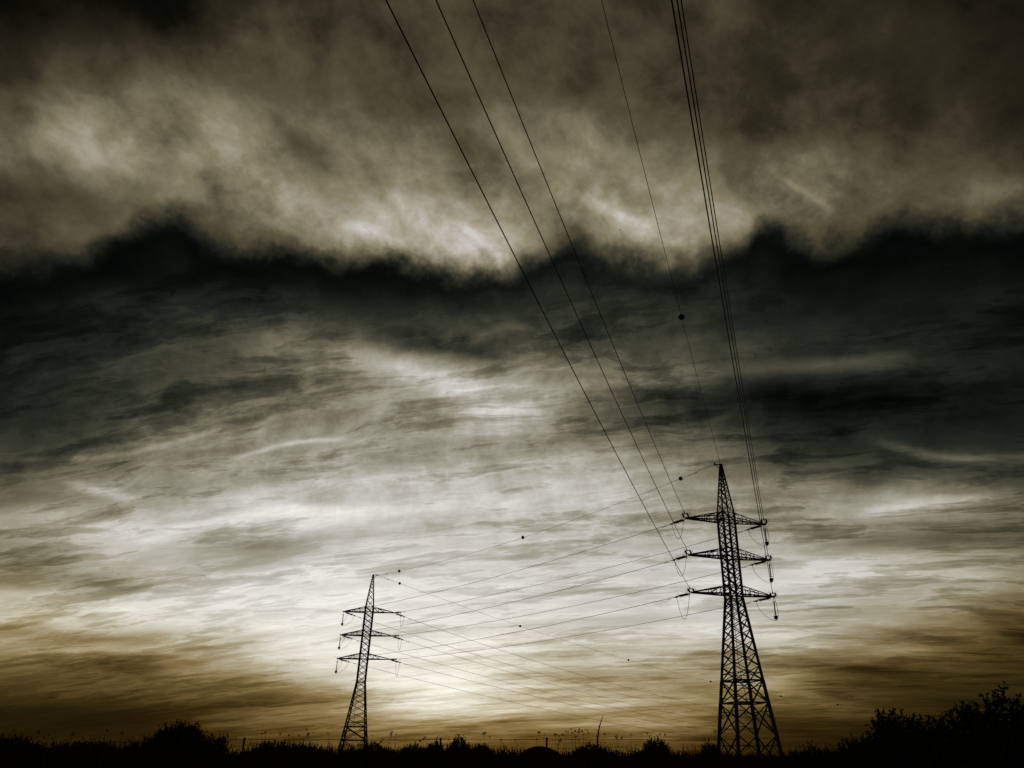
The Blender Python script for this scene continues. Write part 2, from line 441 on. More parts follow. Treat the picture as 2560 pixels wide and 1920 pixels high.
def empty(name, loc=(0, 0, 0), rz=0.0):
    o = bpy.data.objects.new(name, None)
    o.location = loc
    o.rotation_euler = (0, 0, rz)
    o.empty_display_size = 0.5
    COL.objects.link(o)
    return o


class MB:
    """collects vertices and faces of one mesh"""

    def __init__(self):
        self.v, self.f = [], []

    def add(self, vs, fs):
        n = len(self.v)
        self.v += [tuple(p) for p in vs]
        self.f += [tuple(i + n for i in f) for f in fs]

    def frame(self, d):
        d = d.normalized()
        h = Vector((0, 0, 1)) if abs(d.z) < 0.95 else Vector((1, 0, 0))
        s = d.cross(h).normalized()
        return s, s.cross(d).normalized()

    def angle_bar(self, p, q, w):
        p, q = Vector(p), Vector(q)
        s, u = self.frame(q - p)
        pr = [(-.5, -.5), (.5, -.5), (.5, -.34), (-.34, -.34), (-.34, .5), (-.5, .5)]
        ring = lambda c: [c + s * (a * w) + u * (b * w) for a, b in pr]
        fs = [(i, (i + 1) % 6, 6 + (i + 1) % 6, 6 + i) for i in range(6)]
        fs += [(5, 4, 3, 0), (3, 2, 1, 0), (6, 9, 10, 11), (6, 7, 8, 9)]
        self.add(ring(p) + ring(q), fs)

    def box(self, c, sx, sy, sz, rot=None):
        c = Vector(c)
        vs = []
        for i in (-.5, .5):
            for j in (-.5, .5):
                for k in (-.5, .5):
                    v = Vector((i * sx, j * sy, k * sz))
                    vs.append(c + (rot @ v if rot else v))
        self.add(vs, [(0, 1, 3, 2), (4, 6, 7, 5), (0, 4, 5, 1), (2, 3, 7, 6), (0, 2, 6, 4), (1, 5, 7, 3)])

    def tube(self, pts, rad, n=6, caps=True):
        pts = [Vector(p) for p in pts]
        rr = rad if isinstance(rad, (list, tuple)) else [rad] * len(pts)
        vs, fs = [], []
        s = None
        for i, p in enumerate(pts):
            d = pts[min(i + 1, len(pts) - 1)] - pts[max(i - 1, 0)]
            if s is None:
                s, u = self.frame(d)
            else:
                dn = d.normalized()
                s = (s - dn * s.dot(dn)).normalized()
                u = s.cross(dn).normalized()
            for k in range(n):
                a = 2 * math.pi * k / n
                vs.append(p + s * (math.cos(a) * rr[i]) + u * (math.sin(a) * rr[i]))
        for i in range(len(pts) - 1):
            for k in range(n):
                fs.append((i * n + k, i * n + (k + 1) % n, (i + 1) * n + (k + 1) % n, (i + 1) * n + k))
        if caps:
            fs.append(tuple(range(n))[::-1])
            fs.append(tuple(range((len(pts) - 1) * n, len(pts) * n)))
        self.add(vs, fs)

    def torus(self, c, axis, R1, r, n=14, k=5):
        c = Vector(c)
        s, u = self.frame(Vector(axis))
        ax = Vector(axis).normalized()
        vs, fs = [], []
        for i in range(n):
            a = 2 * math.pi * i / n
            o = s * math.cos(a) + u * math.sin(a)
            for j in range(k):
                b = 2 * math.pi * j / k
                vs.append(c + o * (R1 + r * math.cos(b)) + ax * (r * math.sin(b)))
        for i in range(n):
            for j in range(k):
                fs.append((i * k + j, ((i + 1) % n) * k + j, ((i + 1) % n) * k + (j + 1) % k, i * k + (j + 1) % k))
        self.add(vs, fs)

    def mesh(self, name):
        me = bpy.data.meshes.new(name)
        me.from_pydata(self.v, [], self.f)
        me.update()
        return me

    def build(self, name, mat, parent=None, smooth=False):
        me = self.mesh(name)
        me.materials.append(mat)
        if smooth:
            me.polygons.foreach_set('use_smooth', [True] * len(me.polygons))
        return link(name, me, parent)


def link(name, me, parent=None, matrix=None):
    o = bpy.data.objects.new(name, me)
    COL.objects.link(o)
    if parent is not None:
        o.parent = parent
    if matrix is not None:
        o.matrix_local = matrix
    return o


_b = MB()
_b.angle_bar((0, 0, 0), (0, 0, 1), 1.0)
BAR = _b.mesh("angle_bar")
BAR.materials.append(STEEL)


def bar(name, parent, p, q, w):
    """a steel angle from p to q in its parent's space; all bars share one mesh"""
    p, q = Vector(p), Vector(q)
    d = q - p
    L = d.length
    s, u = MB().frame(d)
    m = Matrix((s * w, u * w, d)).transposed().to_4x4()
    m.translation = p
    return link(name, BAR, parent, m)


def smooth01(t):
    t = max(0.0, min(1.0, t))
    return t * t * (3 - 2 * t)


# ------------------------------------------------------------------ ground
def ground_z(x, y):
    r = math.hypot(x, y)
    z = 1.33 * smooth01((r - 9) / 17.0)
    z += 0.05 * math.sin(x * 0.31 + 1.3) * math.cos(y * 0.23) * smooth01((r - 6) / 20) * (1 - smooth01((r - 150) / 300))
    return z


def build_ground():
    b = MB()
    radii = [0.0, 3, 6, 9, 11, 13, 15, 17, 19, 21, 23, 25, 27, 30, 34, 38, 43, 50, 60, 75, 95, 120, 160, 220, 320, 500, 900, 1800, 4000, 8000]
    n = 144
    b.v.append((0, 0, 0))
    for r in radii[1:]:
        for k in range(n):
            a = 2 * math.pi * k / n
            x, y = r * math.sin(a), r * math.cos(a)
            b.v.append((x, y, ground_z(x, y)))
    for k in range(n):
        b.f.append((0, 1 + (k + 1) % n, 1 + k))
    for i in range(len(radii) - 2):
        for k in range(n):
            p, q = 1 + i * n, 1 + (i + 1) * n
            b.f.append((p + k, p + (k + 1) % n, q + (k + 1) % n, q + k))
    tag(b.build('ground', SOIL, smooth=True), kind='structure')


build_ground()

# a smooth low hump between the weeds
def build_mound():
    c = at(1347, 1893, 34)
    b = MB()
    nr, na = 12, 40
    for i in range(nr + 1):
        t = i / nr
        for k in range(na):
            a = 2 * math.pi * k / na
            h = math.cos(t * math.pi / 2) ** 0.85
            x = c.x + math.cos(a) * t * (1.45 + 0.10 * math.cos(a))
            y = c.y + math.sin(a) * t * 1.2
            b.v.append((x, y, 1.15 + 0.86 * h))
    for i in range(nr):
        for k in range(na):
            b.f.append((i * na + k, i * na + (k + 1) % na, (i + 1) * na + (k + 1) % na, (i + 1) * na + k))
    tag(b.build('mound', SOIL, smooth=True), kind='structure')


build_mound()

# ------------------------------------------------------------------ pylons
ARM_Z = (32.15, 26.9, 21.75)
TOP_Z = 40.95
ARM_L = 6.1


def make_pylon(name, loc, rz, waist, belts, base_half, arm_len, side, label):
    """side: -1/+1, the end of the crossarm plane that the peak bracket points to"""
    root = tag(empty(name, loc, rz), label, 'pylon', 'lattice pylons of the power line')
    a_body = 0.90
    zu = ARM_Z[0] + 1.15                      # upper chord of the top arm
    z0 = 0.0

    def half(z):
        if z >= zu:
            return a_body + (0.10 - a_body) * (z - zu) / (TOP_Z - zu)
        if z >= waist:
            return a_body
        return a_body + (base_half - a_body) * (waist - z) / (waist - z0)

    def corner(z, i):
        h = half(z)
        return Vector((h * (1, 1, -1, -1)[i], h * (1, -1, -1, 1)[i], z))

    # legs
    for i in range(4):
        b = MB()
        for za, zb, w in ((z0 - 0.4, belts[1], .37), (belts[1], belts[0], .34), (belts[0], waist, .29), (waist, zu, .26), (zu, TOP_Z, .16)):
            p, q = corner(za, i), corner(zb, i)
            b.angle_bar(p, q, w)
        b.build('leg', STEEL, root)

    def cross(za, zb, w):
        for i in range(4):
            j = (i + 1) % 4
            bar('brace', root, corner(za, i), corner(zb, j), w)
            bar('brace', root, corner(za, j), corner(zb, i), w)

    # peak: panels get shorter as the mast narrows
    zs = [zu]
    n = 7
    tot = sum(0.82 ** k for k in range(n))
    for k in range(n):
        zs.append(zs[-1] + (TOP_Z - 0.9 - zu) * 0.82 ** k / tot)
    for za, zb in zip(zs, zs[1:]):
        cross(za, zb, .095)
    # body
    n = max(7, round((zu - waist) / 1.25))
    for k in range(n):
        cross(waist + (zu - waist) * k / n, waist + (zu - waist) * (k + 1) / n, .125)
    # spreading shaft down to the first belt
    n = 7
    tot = sum(1.06 ** k for k in range(n))
    zs = [waist]
    for k in range(n):
        zs.append(zs[-1] - (waist - belts[0]) * 1.06 ** k / tot)
    for za, zb in zip(zs, zs[1:]):
        cross(za, zb, .12)
    # belts
    ring_levels = [(belts[0], .17), (belts[1], .16), (waist, .13), (belts[0] + 0.9, .10)]
    for za in ARM_Z:
        ring_levels += [(za, .13), (za + 1.15, .11)]
    for z, w in ring_levels:
        for i in range(4):
            bar('strut', root, corner(z, i), corner(z, (i + 1) % 4), w)
    for z in (belts[0], belts[1]):
        bar('strut', root, corner(z, 0), corner(z, 2), .11)
        bar('strut', root, corner(z, 1), corner(z, 3), .11)
    # splayed foot: big crosses with secondary members
    lev = [belts[0], belts[1], belts[2], z0 - 0.3]
    for za, zb in zip(lev, lev[1:]):
        for i in range(4):
            j = (i + 1) % 4
            A, B, C, D = corner(za, i), corner(za, j), corner(zb, i), corner(zb, j)
            bar('brace', root, A, D, .15)
            bar('brace', root, B, C, .15)
            for P, Q, S in ((A, D, C), (B, C, D)):
                m1 = P.lerp(Q, 0.27)
                t = (P.z - m1.z) / (P.z - S.z)
                bar('secondary_brace', root, m1, P.lerp(S, t), .10)
                m2 = P.lerp(Q, 0.76)
                t = (P.z - m2.z) / (P.z - S.z)
                W = (B if P == A else A).lerp(Q, t)
                bar('secondary_brace', root, m2, W, .10)
                if za != belts[0]:
                    bar('secondary_brace', root, m1, P.lerp(S, min(1, 2 * (P.z - m1.z) / (P.z - S.z))), .08)
    # bent plates at the top that carry the earth wire
    b = MB()
    b.box((side * 0.45, 0, TOP_Z - 0.10), 1.2, 0.22, 0.10)
    b.box((0, 0, TOP_Z - 0.42), 0.34, 0.34, 0.85)
    b.angle_bar((side * 0.98, 0, TOP_Z - 0.14), (side * 0.12, 0, TOP_Z - 0.85), 0.09)
    b.box((side * 1.0, 0, TOP_Z - 0.02), 0.10, 0.26, 0.30)
    b.build('peak_bracket', STEEL, root)
    # earthing cable inside the shaft
    b = MB()
    k0 = corner(waist, 2) * 0.6
    b.tube([(k0.x, k0.y, waist), (k0.x, k0.y, belts[0] + 2.5), (k0.x * 0.3, k0.y * 0.8, belts[0] - 0.2), (k0.x * -0.9, k0.y * 0.4, belts[1] - 0.4), (k0.x * -2, 0, belts[1] - 0.8)], 0.035, 5)
    b.build('earth_cable', WIREM, root)

    # crossarms
    for lv, za in enumerate(ARM_Z):
        for s in (-1, 1):
            tip = Vector((s * arm_len, 0, za))
            lo = [Vector((s * a_body, sy * a_body, za)) for sy in (-1, 1)]
            hi = [Vector((s * a_body, sy * a_body, za + 1.15)) for sy in (-1, 1)]
            tl = [tip + Vector((0, sy * 0.10, 0)) for sy in (-1, 1)]
            th = [tip + Vector((-s * 0.25, sy * 0.10, 0.14)) for sy in (-1, 1)]
            b = MB()
            for k in (0, 1):
                b.angle_bar(lo[k], tl[k], .19)
                b.angle_bar(hi[k], th[k], .13)
            b.box(tip + Vector((-s * 0.1, 0, 0.02)), 0.62, 0.34, 0.20)
            arm = b.build('crossarm', STEEL, root)
            ts = [0.0, 0.17, 0.33, 0.48, 0.62, 0.75, 0.87]
            for k, (t0, t1) in enumerate(zip(ts, ts[1:])):
                f = k % 2
                bar('brace', arm, lo[f].lerp(tl[f], t0), lo[1 - f].lerp(tl[1 - f], t1), .085)
                bar('brace', arm, lo[0].lerp(tl[0], t1), lo[1].lerp(tl[1], t1), .075)
            for f in (0, 1):
                for k, t in enumerate((0.26, 0.52)):
                    bar('brace', arm, lo[f].lerp(tl[f], t), hi[f].lerp(th[f], t), .075)
                    t0 = (0.0, 0.26)[k]
                    bar('brace', arm, hi[f].lerp(th[f], t0), lo[f].lerp(tl[f], t), .08)
            bar('brace', arm, hi[0].lerp(th[0], .48), hi[1].lerp(th[1], .48), .075)
            bar('brace', arm, hi[0], hi[1].lerp(th[1], .48), .07)
    return root


N_LOC = Vector((108 * math.sin(R(12.39)), 108 * math.cos(R(12.39)), 0))
F_LOC = Vector((187 * math.sin(R(-14.40)), 187 * math.cos(R(-14.40)), 0))
N_YAW, F_YAW = R(14.5), R(8.0)
make_pylon('pylon', N_LOC, N_YAW, 21.05, (10.6, 7.9, 4.1), 3.1, ARM_L, -1,
           "tall near lattice pylon standing right of centre")
make_pylon('pylon', F_LOC, F_YAW, 16.8, (7.6, 4.9, 1.6), 3.1, 5.8, 1,
           "smaller far lattice pylon left of centre beside the glow")


def tip(which, s, lv):
    loc, yaw, L = (N_LOC, N_YAW, ARM_L) if which == 'N' else (F_LOC, F_YAW, 5.8)
    return Vector((loc.x + s * L * math.cos(yaw), loc.y + s * L * math.sin(yaw), ARM_Z[lv] - 0.05))


def peak(which, d=0.0):
    loc, yaw = (N_LOC, N_YAW) if which == 'N' else (F_LOC, F_YAW)
    return Vector((loc.x + d * math.cos(yaw), loc.y + d * math.sin(yaw), TOP_Z - 0.1))


# ------------------------------------------------------------------ insulators, wires, markers
LEVEL = ('top', 'middle', 'bottom')
SIDE = {-1: 'left', 1: 'right'}
PYL = {'N': 'near pylon', 'F': 'far pylon'}
STR_LEN = 3.45

# shared meshes of the string hardware, drawn along +X
def _rod(length, sheds):
    b = MB()
    pts, rad = [], []
    pts.append((0, 0, 0)); rad.append(0.05)
    for i in range(sheds):
        x = length * (i + 0.5) / sheds
        dx = length / sheds * 0.22
        pts += [(x - dx, 0, 0), (x, 0, 0), (x + dx, 0, 0)]
        rad += [0.075, 0.125, 0.075]
    pts.append((length, 0, 0)); rad.append(0.05)
    b.tube(pts, rad, 8)
    me = b.mesh('insulator_rod')
    me.materials.append(POLYM)
    return me


ROD_T, ROD_V = _rod(1.62, 12), _rod(1.85, 13)
_b = MB(); _b.torus((0, 0, 0), (1, 0, 0), 0.25, 0.015)
RING = _b.mesh('arcing_ring'); RING.materials.append(STEEL)
_b = MB(); _b.box((0, 0, 0), 0.10, 0.82, 0.05); _b.box((-0.08, 0, 0), 0.12, 0.3, 0.05)
YOKE = _b.mesh('yoke_plate'); YOKE.materials.append(STEEL)
_b = MB(); _b.tube([(0, 0, 0), (0.2, 0, 0.02), (0.5, 0, 0), (0.85, 0, 0)], [0.05, 0.085, 0.085, 0.05], 8)
_b.box((0.3, 0, -0.09), 0.3, 0.07, 0.12)
CLAMP = _b.mesh('dead_end_clamp'); CLAMP.materials.append(STEEL)
_b = MB(); _b.tube([(0, 0, 0), (0.3, 0, 0), (0.62, 0, 0)], [0.04, 0.025, 0.04], 6)
SHACKLE = _b.mesh('shackle_link'); SHACKLE.materials.append(STEEL)
_b = MB(); _b.tube([(-0.28, 0, -0.12), (0.28, 0, -0.12)], 0.014, 5)
_b.tube([(-0.36, 0, -0.12), (-0.18, 0, -0.12)], [0.05, 0.035], 7)
_b.tube([(0.18, 0, -0.12), (0.36, 0, -0.12)], [0.035, 0.05], 7)
_b.box((0, 0, -0.05), 0.06, 0.05, 0.16)
DAMPER = _b.mesh('vibration_damper'); DAMPER.materials.append(STEEL)


def orient(p, d):
    d = d.normalized()
    s = Vector((0, 0, 1)).cross(d).normalized()
    u = d.cross(s).normalized()
    m = Matrix((d, s, u)).transposed().to_4x4()
    m.translation = p
    return m


def T(x, y=0.0, z=0.0):
    return Matrix.Translation((x, y, z))


def tension_string(p, d, label, spread=0.20):
    root = tag(empty('insulator_string'), label, 'insulator', 'tension insulator strings on the crossarms')
    root.matrix_world = orient(p, d)
    link('shackle_link', SHACKLE, root, T(0.02))
    wide = Matrix.Diagonal((1, (spread + 0.08) / 0.41, 1, 1))
    link('yoke_plate', YOKE, root, T(0.70) @ wide)
    for y in (-spread, spread):
        rod = link('insulator_rod', ROD_T, root, T(0.76, y))
        link('arcing_ring', RING, rod, T(0.08, y * 0.25))
        link('arcing_ring', RING, rod, T(1.54, y * 0.25))
    link('yoke_plate', YOKE, root, T(2.46) @ wide)
    link('dead_end_clamp', CLAMP, root, T(2.56))
    return root


def jumper_support(p, label):
    root = tag(empty('jumper_insulator'), label, 'insulator', 'hanging jumper insulators')
    m = Matrix(((0, 0, 1), (0, 1, 0), (-1, 0, 0))).to_4x4()
    m.translation = p
    root.matrix_world = m
    link('shackle_link', SHACKLE, root, T(0.0))
    rod = link('insulator_rod', ROD_V, root, T(0.50))
    link('arcing_ring', RING, rod, T(0.10))
    link('arcing_ring', RING, rod, T(1.75))
    b = MB()
    for k in range(4):
        b.box((2.52 + k * 0.115, 0, 0), 0.105, 0.42, 0.42)
    b.tube([(2.3, 0, 0), (3.06, 0, 0)], 0.04, 6)
    b.build('weight', STEEL, root)
    b = MB()
    b.tube([(3.06, -0.3, 0), (3.06, 0.3, 0)], 0.06, 6)
    b.build('jumper_clamp', STEEL, root)


def wire(name, pts, rad, label, cat, group, dampers=()):
    b = MB()
    b.tube(pts, rad, 6)
    o = b.build(name, WIREM, smooth=True)
    tag(o, label, cat, group)
    for i, f in dampers:
        if i < 0:
            i += len(pts)
        p = Vector(pts[i]).lerp(Vector(pts[i + 1]), f)
        link('vibration_damper', DAMPER, o, orient(p, Vector(pts[i + 1]) - Vector(pts[i])))
    return o


def marker_ball(p, d, label):
    b = MB()
    pts, rad = [], []
    for i in range(15):
        a = math.pi * i / 14
        pts.append((-0.31 * math.cos(a), 0, 0))
        rad.append(max(0.02, 0.31 * math.sin(a)))
        if i == 7:
            pts[-1] = (-0.02, 0, 0)
            pts += [(-0.019, 0, 0), (0.019, 0, 0), (0.02, 0, 0)]
            rad += [0.335, 0.335, 0.31]
    b.tube(pts, rad, 20)
    o = b.build('marker_ball', BALLM, smooth=True)
    o.matrix_world = orient(p, d)
    for s in (-1, 1):
        c = MB()
        c.tube([(s * 0.30, 0, 0), (s * 0.42, 0, 0)], [0.06, 0.035], 8)
        c.build('clamp_collar', STEEL, o)
    tag(o, label, 'marker ball', 'marker balls on the earth wires')


def trimmed(pts, d0, d1):
    """cut d0 from the start and d1 from the end of a polyline"""
    def cut(ps, d):
        ps = list(ps)
        while len(ps) > 2:
            L = (ps[1] - ps[0]).length
            if L > d:
                ps[0] = ps[0].lerp(ps[1], d / L)
                return ps
            d -= L
            ps.pop(0)
        return ps
    ps = cut(pts, d0) if d0 else list(pts)
    if d1:
        ps = cut(ps[::-1], d1)[::-1]
    return ps


def span_curve(A, B, sag, n=40):
    return [A.lerp(B, k / n) - Vector((0, 0, 4 * sag * (k / n) * (1 - k / n))) for k in range(n + 1)]


def run_curve(A, az, s, c, length, n):
    return [Vector((A.x + math.sin(az) * t, A.y + math.cos(az) * t, A.z + s * t + c * t * t)) for t in [length * k / n for k in range(n + 1)]]


NEAR_AZ = R(180 + 15.888)
THIRD_AZ = R(45.0)
THIRD = {(1, 0): (-0.17809, 0.00043914), (-1, 0): (-0.17223, 0.00039844), (1, 1): (-0.16115, 0.00036523),
         (-1, 1): (-0.15630, 0.00033436), (1, 2): (-0.13765, 0.00030889), (-1, 2): (-0.14490, 0.00030948)}
hang = {}
for s in (-1, 1):
    for lv in range(3):
        side, level = SIDE[s], LEVEL[lv]
        A, B = tip('N', s, lv), tip('F', s, lv)
        # over the viewer's head
        c = run_curve(A, NEAR_AZ, 0.03018, 0.00041191, 210, 70)
        d = c[1] - c[0]
        hang['N', s, lv, 0] = (A, d.normalized())
        tension_string(A, d, f"double insulator at {side} end of near pylon's {level} arm, wire rising overhead", 0.33)
        wire('conductor', trimmed(c, STR_LEN, 0), 0.036, f"overhead wire from the {side} end of the near pylon's {level} arm",
             'power line', 'wires passing overhead to the top edge')
        # between the pylons
        c = span_curve(A, B, 1.12)
        d0, d1 = c[1] - c[0], c[-2] - c[-1]
        hang['N', s, lv, 1] = (A, d0.normalized())
        hang['F', s, lv, 0] = (B, d1.normalized())
        tension_string(A, d0, f"double insulator at {side} end of near pylon's {level} arm, facing the far pylon")
        tension_string(B, d1, f"double insulator at {side} end of far pylon's {level} arm, facing the near pylon")
        wire('conductor', trimmed(c, STR_LEN, STR_LEN), 0.031, f"wire joining the {side} ends of both pylons' {level} arms",
             'power line', 'wires strung between the two pylons', dampers=((0, 0.5), (-2, 0.4)))
        # away behind, down to the right
        c = run_curve(B, THIRD_AZ, *THIRD[s, lv], 430, 70)
        d = c[1] - c[0]
        hang['F', s, lv, 1] = (B, d.normalized())
        tension_string(B, d, f"double insulator at {side} end of far pylon's {level} arm, facing the distance")
        wire('conductor', trimmed(c, STR_LEN, 0), 0.032, f"distant wire descending right from the {side} end of far pylon's {level} arm",
             'power line', 'wires running away behind the near pylon', dampers=((0, 0.4),))


def bezier(p0, p1, p2, p3, n=16):
    out = []
    for k in range(n + 1):
        t = k / n
        out.append(p0 * (1 - t) ** 3 + p1 * (3 * t * (1 - t) ** 2) + p2 * (3 * t * t * (1 - t)) + p3 * t ** 3)
    return out


for which, post_side in (('N', 1), ('F', -1)):
    for s in (-1, 1):
        for lv in range(3):
            side, level = SIDE[s], LEVEL[lv]
            (A, d0), (_, d1) = hang[which, s, lv, 0], hang[which, s, lv, 1]
            p, q = A + d0 * 2.85, A + d1 * 2.85
            name = f"the {side} end of {PYL[which]}'s {level} arm"
            if s == post_side:
                jumper_support(A + Vector((0, 0, -0.05)), f"weighted insulator hanging under {name}")
                m = A + Vector((0, 0, -3.14))
                out = Vector((s, 0, 0)) * 0.5
                h = (q - p)
                h.z = 0
                h = h.normalized() * 1.1
                down = Vector((0, 0, -1.7))
                pts = bezier(p, p + down + out, m - h, m) + bezier(m, m + h, q + down, q)[1:]
                lab = f"jumper wire looping past the weight under {name}"
            else:
                depth = (2.9, 2.9, 3.5)[lv]
                m = p.lerp(q, 0.5) + Vector((0, 0, -depth))
                h = (q - p) * 0.22
                pts = bezier(p, p + Vector((0, 0, -1.5)) + h * 0.5, m - h, m) + bezier(m, m + h, q + Vector((0, 0, -1.5)) - h * 0.5, q)[1:]
                lab = f"jumper wire hanging in a loop under {name}"
            wire('jumper_wire', pts, 0.028, lab, 'jumper wire', 'jumper loops below the crossarms')

# earth wires with their marker balls
c = run_curve(peak('N', 0), NEAR_AZ, 0.01473, 0.00059943, 215, 86)
wire('earth_wire', c, 0.024, "thin overhead wire with one ball rising from the near pylon's tip", 'earth wire', 'earth wires at the pylon tips',
     dampers=((0, 0.8), (1, 0.4)))
i = 16
marker_ball(c[i].lerp(c[i + 1], 0.4), c[i + 1] - c[i], "large ball high on the overhead wire above the near pylon")
c = span_curve(peak('N', -1.0), peak('F', 1.0), 2.0, 60)
wire('earth_wire', c, 0.024, "thin wire with three balls joining the two pylons' tips", 'earth wire', 'earth wires at the pylon tips',
     dampers=((2, 0.2), (2, 0.8), (57, 0.2), (57, 0.7)))
for t, lab in ((0.0655, "ball on the tip wire closest to the near pylon's peak"), (0.4500, "ball halfway along the wire between the pylon tips"), (0.8993, "upper of two balls just right of the far pylon's tip")):
    k = int(t * 60)
    marker_ball(c[k].lerp(c[k + 1], t * 60 - k), c[k + 1] - c[k], lab)
c = run_curve(peak('F', 1.0), THIRD_AZ, -0.16463, 0.00034909, 430, 86)
wire('earth_wire', c, 0.026, "thin wire with small balls descending right from the far pylon's tip", 'earth wire', 'earth wires at the pylon tips',
     dampers=((0, 0.6), (0, 0.85)))
names = ["lower of two balls just right of the far pylon's tip", "small ball below the lines midway between the pylons",
         "small ball low in the sky, left of the near pylon's shaft", "small ball just left of the near pylon's splayed foot",
         "tiny ball just right of the near pylon's splayed foot", "tiny ball farthest right, above the dark bushes"]
for t, lab in zip((6.4, 46.3, 91.7, 135.0, 180.6, 226.0), names):
    k = int(t / 5.0)
    marker_ball(c[k].lerp(c[k + 1], t / 5.0 - k), c[k + 1] - c[k], lab)
# small loops bridging the earth wires at the peaks
for which, sd in (('N', -1), ('F', 1)):
    p = peak(which, sd * 0.1) + Vector((0, 0, 0.12))
    q = peak(which, sd * 1.15) + Vector((0, 0, -0.35))
    m = peak(which, sd * 1.35) + Vector((0, 0, 0.35))
    wire('jumper_wire', bezier(p, p + Vector((0, 0, 0.5)), m, q), 0.022, f"small bridging wire at the {PYL[which]}'s very tip", 'jumper wire', 'jumper loops at the pylon tips')

# ------------------------------------------------------------------ fence
def build_fence():
    fx = [(150, 1852), (395, 1852), (612, 1845), (860, 1846), (1102, 1846), (1367, 1845), (1600, 1846), (1790, 1846)]
    D = 42.0
    tops = [at(px, py, D / math.cos(math.atan((px - 1416) / 2082.0))) for px, py in fx]
    root = tag(empty('wire_fence', (tops[3].x, tops[3].y, ground_z(tops[3].x, tops[3].y))),
               "low wire fence with thin posts running behind the weeds", 'fence')
    o = root.location
    for i, t in enumerate(tops):
        if i not in (2, 4, 5):
            continue
        b = MB()
        g = ground_z(t.x, t.y)
        b.tube([(t.x - o.x, t.y - o.y, g - 0.3 - o.z), (t.x - o.x, t.y - o.y, t.z - 0.12 - o.z), (t.x - o.x, t.y - o.y, t.z + 0.02 - o.z)], [0.055, 0.05, 0.06], 7)
        b.build('post', WOOD, root)
    for dz in (0.0,):
        b = MB()
        pts = []
        for a, c in zip(tops, tops[1:]):
            for k in range(6):
                t = k / 6
                p = a.lerp(c, t) - o
                pts.append((p.x, p.y, p.z + dz - 0.05 - 0.10 * t * (1 - t)))
        b.tube(pts, 0.012, 4)
        b.build('strand', WIREM, root)


build_fence()

# ------------------------------------------------------------------ plants
rng = random.Random(11)


def leaf(b, p, d, n, L, W):
    """one folded leaf from p along d, n roughly its face normal"""
    d = d.normalized()
    s = d.cross(n)
    if s.length < 1e-3:
        s = d.cross(Vector((0.3, 0.9, 0.1)))
    s.normalize()
    n = s.cross(d)
    b.add([p, p + d * (L * 0.45) + s * (W * 0.5) + n * (W * 0.15), p + d * L, p + d * (L * 0.45) - s * (W * 0.5) + n * (W * 0.15)], [(0, 1, 2), (0, 2, 3)])


def rvec(r=rng):
    while True:
        v = Vector((r.uniform(-1, 1), r.uniform(-1, 1), r.uniform(-1, 1)))
        if 0.05 < v.length < 1:
            return v.normalized()


def shrub(name, base, lobes, n_twigs, twig, LL, LW, up, label, cat, group, seed, core=0.8):
    """lobes: (dx, dy, zc, rx, ry, rz) blobs of crown about the base; twigs stand on them and carry leaves"""
    r = random.Random(seed)
    root = tag(empty(name, base), label, cat, group)
    g = MB()
    for lb in lobes:
        tgt = Vector((lb[0], lb[1], lb[2]))
        for k in range(3):
            e = tgt + rvec(r) * min(lb[3:6]) * 0.7
            mid = e * 0.5 + rvec(r) * 0.12
            g.tube([Vector((r.uniform(-.15, .15), r.uniform(-.15, .15), -0.25)), mid, e], [0.045, 0.03, 0.012], 5)
    g.build('stem', BARK, root)
    b = MB()
    tot = sum(l[3] * l[5] for l in lobes)
    for lb in lobes:
        c = Vector(lb[:3])
        rad = Vector(lb[3:6])
        k = int(n_twigs * lb[3] * lb[5] / tot)
        for _ in range(k):
            v = rvec(r)
            t = r.random() ** 0.45
            p = c + Vector((v.x * rad.x, v.y * rad.y, v.z * rad.z)) * t
            d = (v * (1 - up) + Vector((0, 0, 1)) * up + rvec(r) * 0.45).normalized()
            L = twig * r.uniform(0.45, 1.25) * (0.55 + 0.5 * t)
            if r.random() < 0.05:
                L *= 1.5
            q = p + d * L
            b.tube([p, q], [0.006, 0.003], 3, caps=False)
            nl = max(4, int(L / (LL * 0.42)))
            for i in range(nl):
                f = (i + 0.5) / nl
                x = p.lerp(q, f)
                dd = (d * r.uniform(0.5, 1.2) + rvec(r) * 0.9)
                leaf(b, x, dd, rvec(r), LL * r.uniform(0.6, 1.2) * (1.1 - 0.3 * f), LW * r.uniform(0.7, 1.2))
    b.build('crown', LEAFM, root)
    return root


def place(px, D):
    p = at(px, 1893, D)
    return Vector((p.x, p.y, ground_z(p.x, p.y)))


def above(px, py, D):
    """height over the local ground of a pixel seen at distance D"""
    p = at(px, py, D)
    return p.z - ground_z(p.x, p.y)


def px_m(D):
    return 2082.0 / D


# big leafy bushes on the right, close by
D = 15.0
b0 = place(2490, D)
h = above(2490, 1742, D)
shrub('leafy_bush', b0, [(-.05, 0, h * .50, .62, .6, h * .40), (.45, .2, h * .55, .6, .6, h * .42), (-.45, -.1, h * .47, .45, .5, h * .40), (-.8, .1, h * .40, .4, .5, h * .36), (.1, 0, h * .25, 1.2, .8, h * .3)],
      3000, .28, .092, .056, .5, "tallest dark leafy bush filling the lower right corner", 'bush', 'bushes at the right edge', 3)
D = 16.0
b0 = place(2280, D)
h = above(2280, 1775, D)
shrub('leafy_bush', b0, [(-.1, 0, h * .48, .48, .5, h * .40), (.38, .1, h * .47, .45, .5, h * .40), (-.34, .1, h * .62, .16, .2, h * .33), (-.5, 0, h * .36, .28, .4, h * .30), (.0, 0, h * .2, .85, .7, h * .25)],
      2100, .28, .088, .056, .5, "dark bush with loose leafy sprays, left of the tallest bush", 'bush', 'bushes at the right edge', 5)
D = 19.0
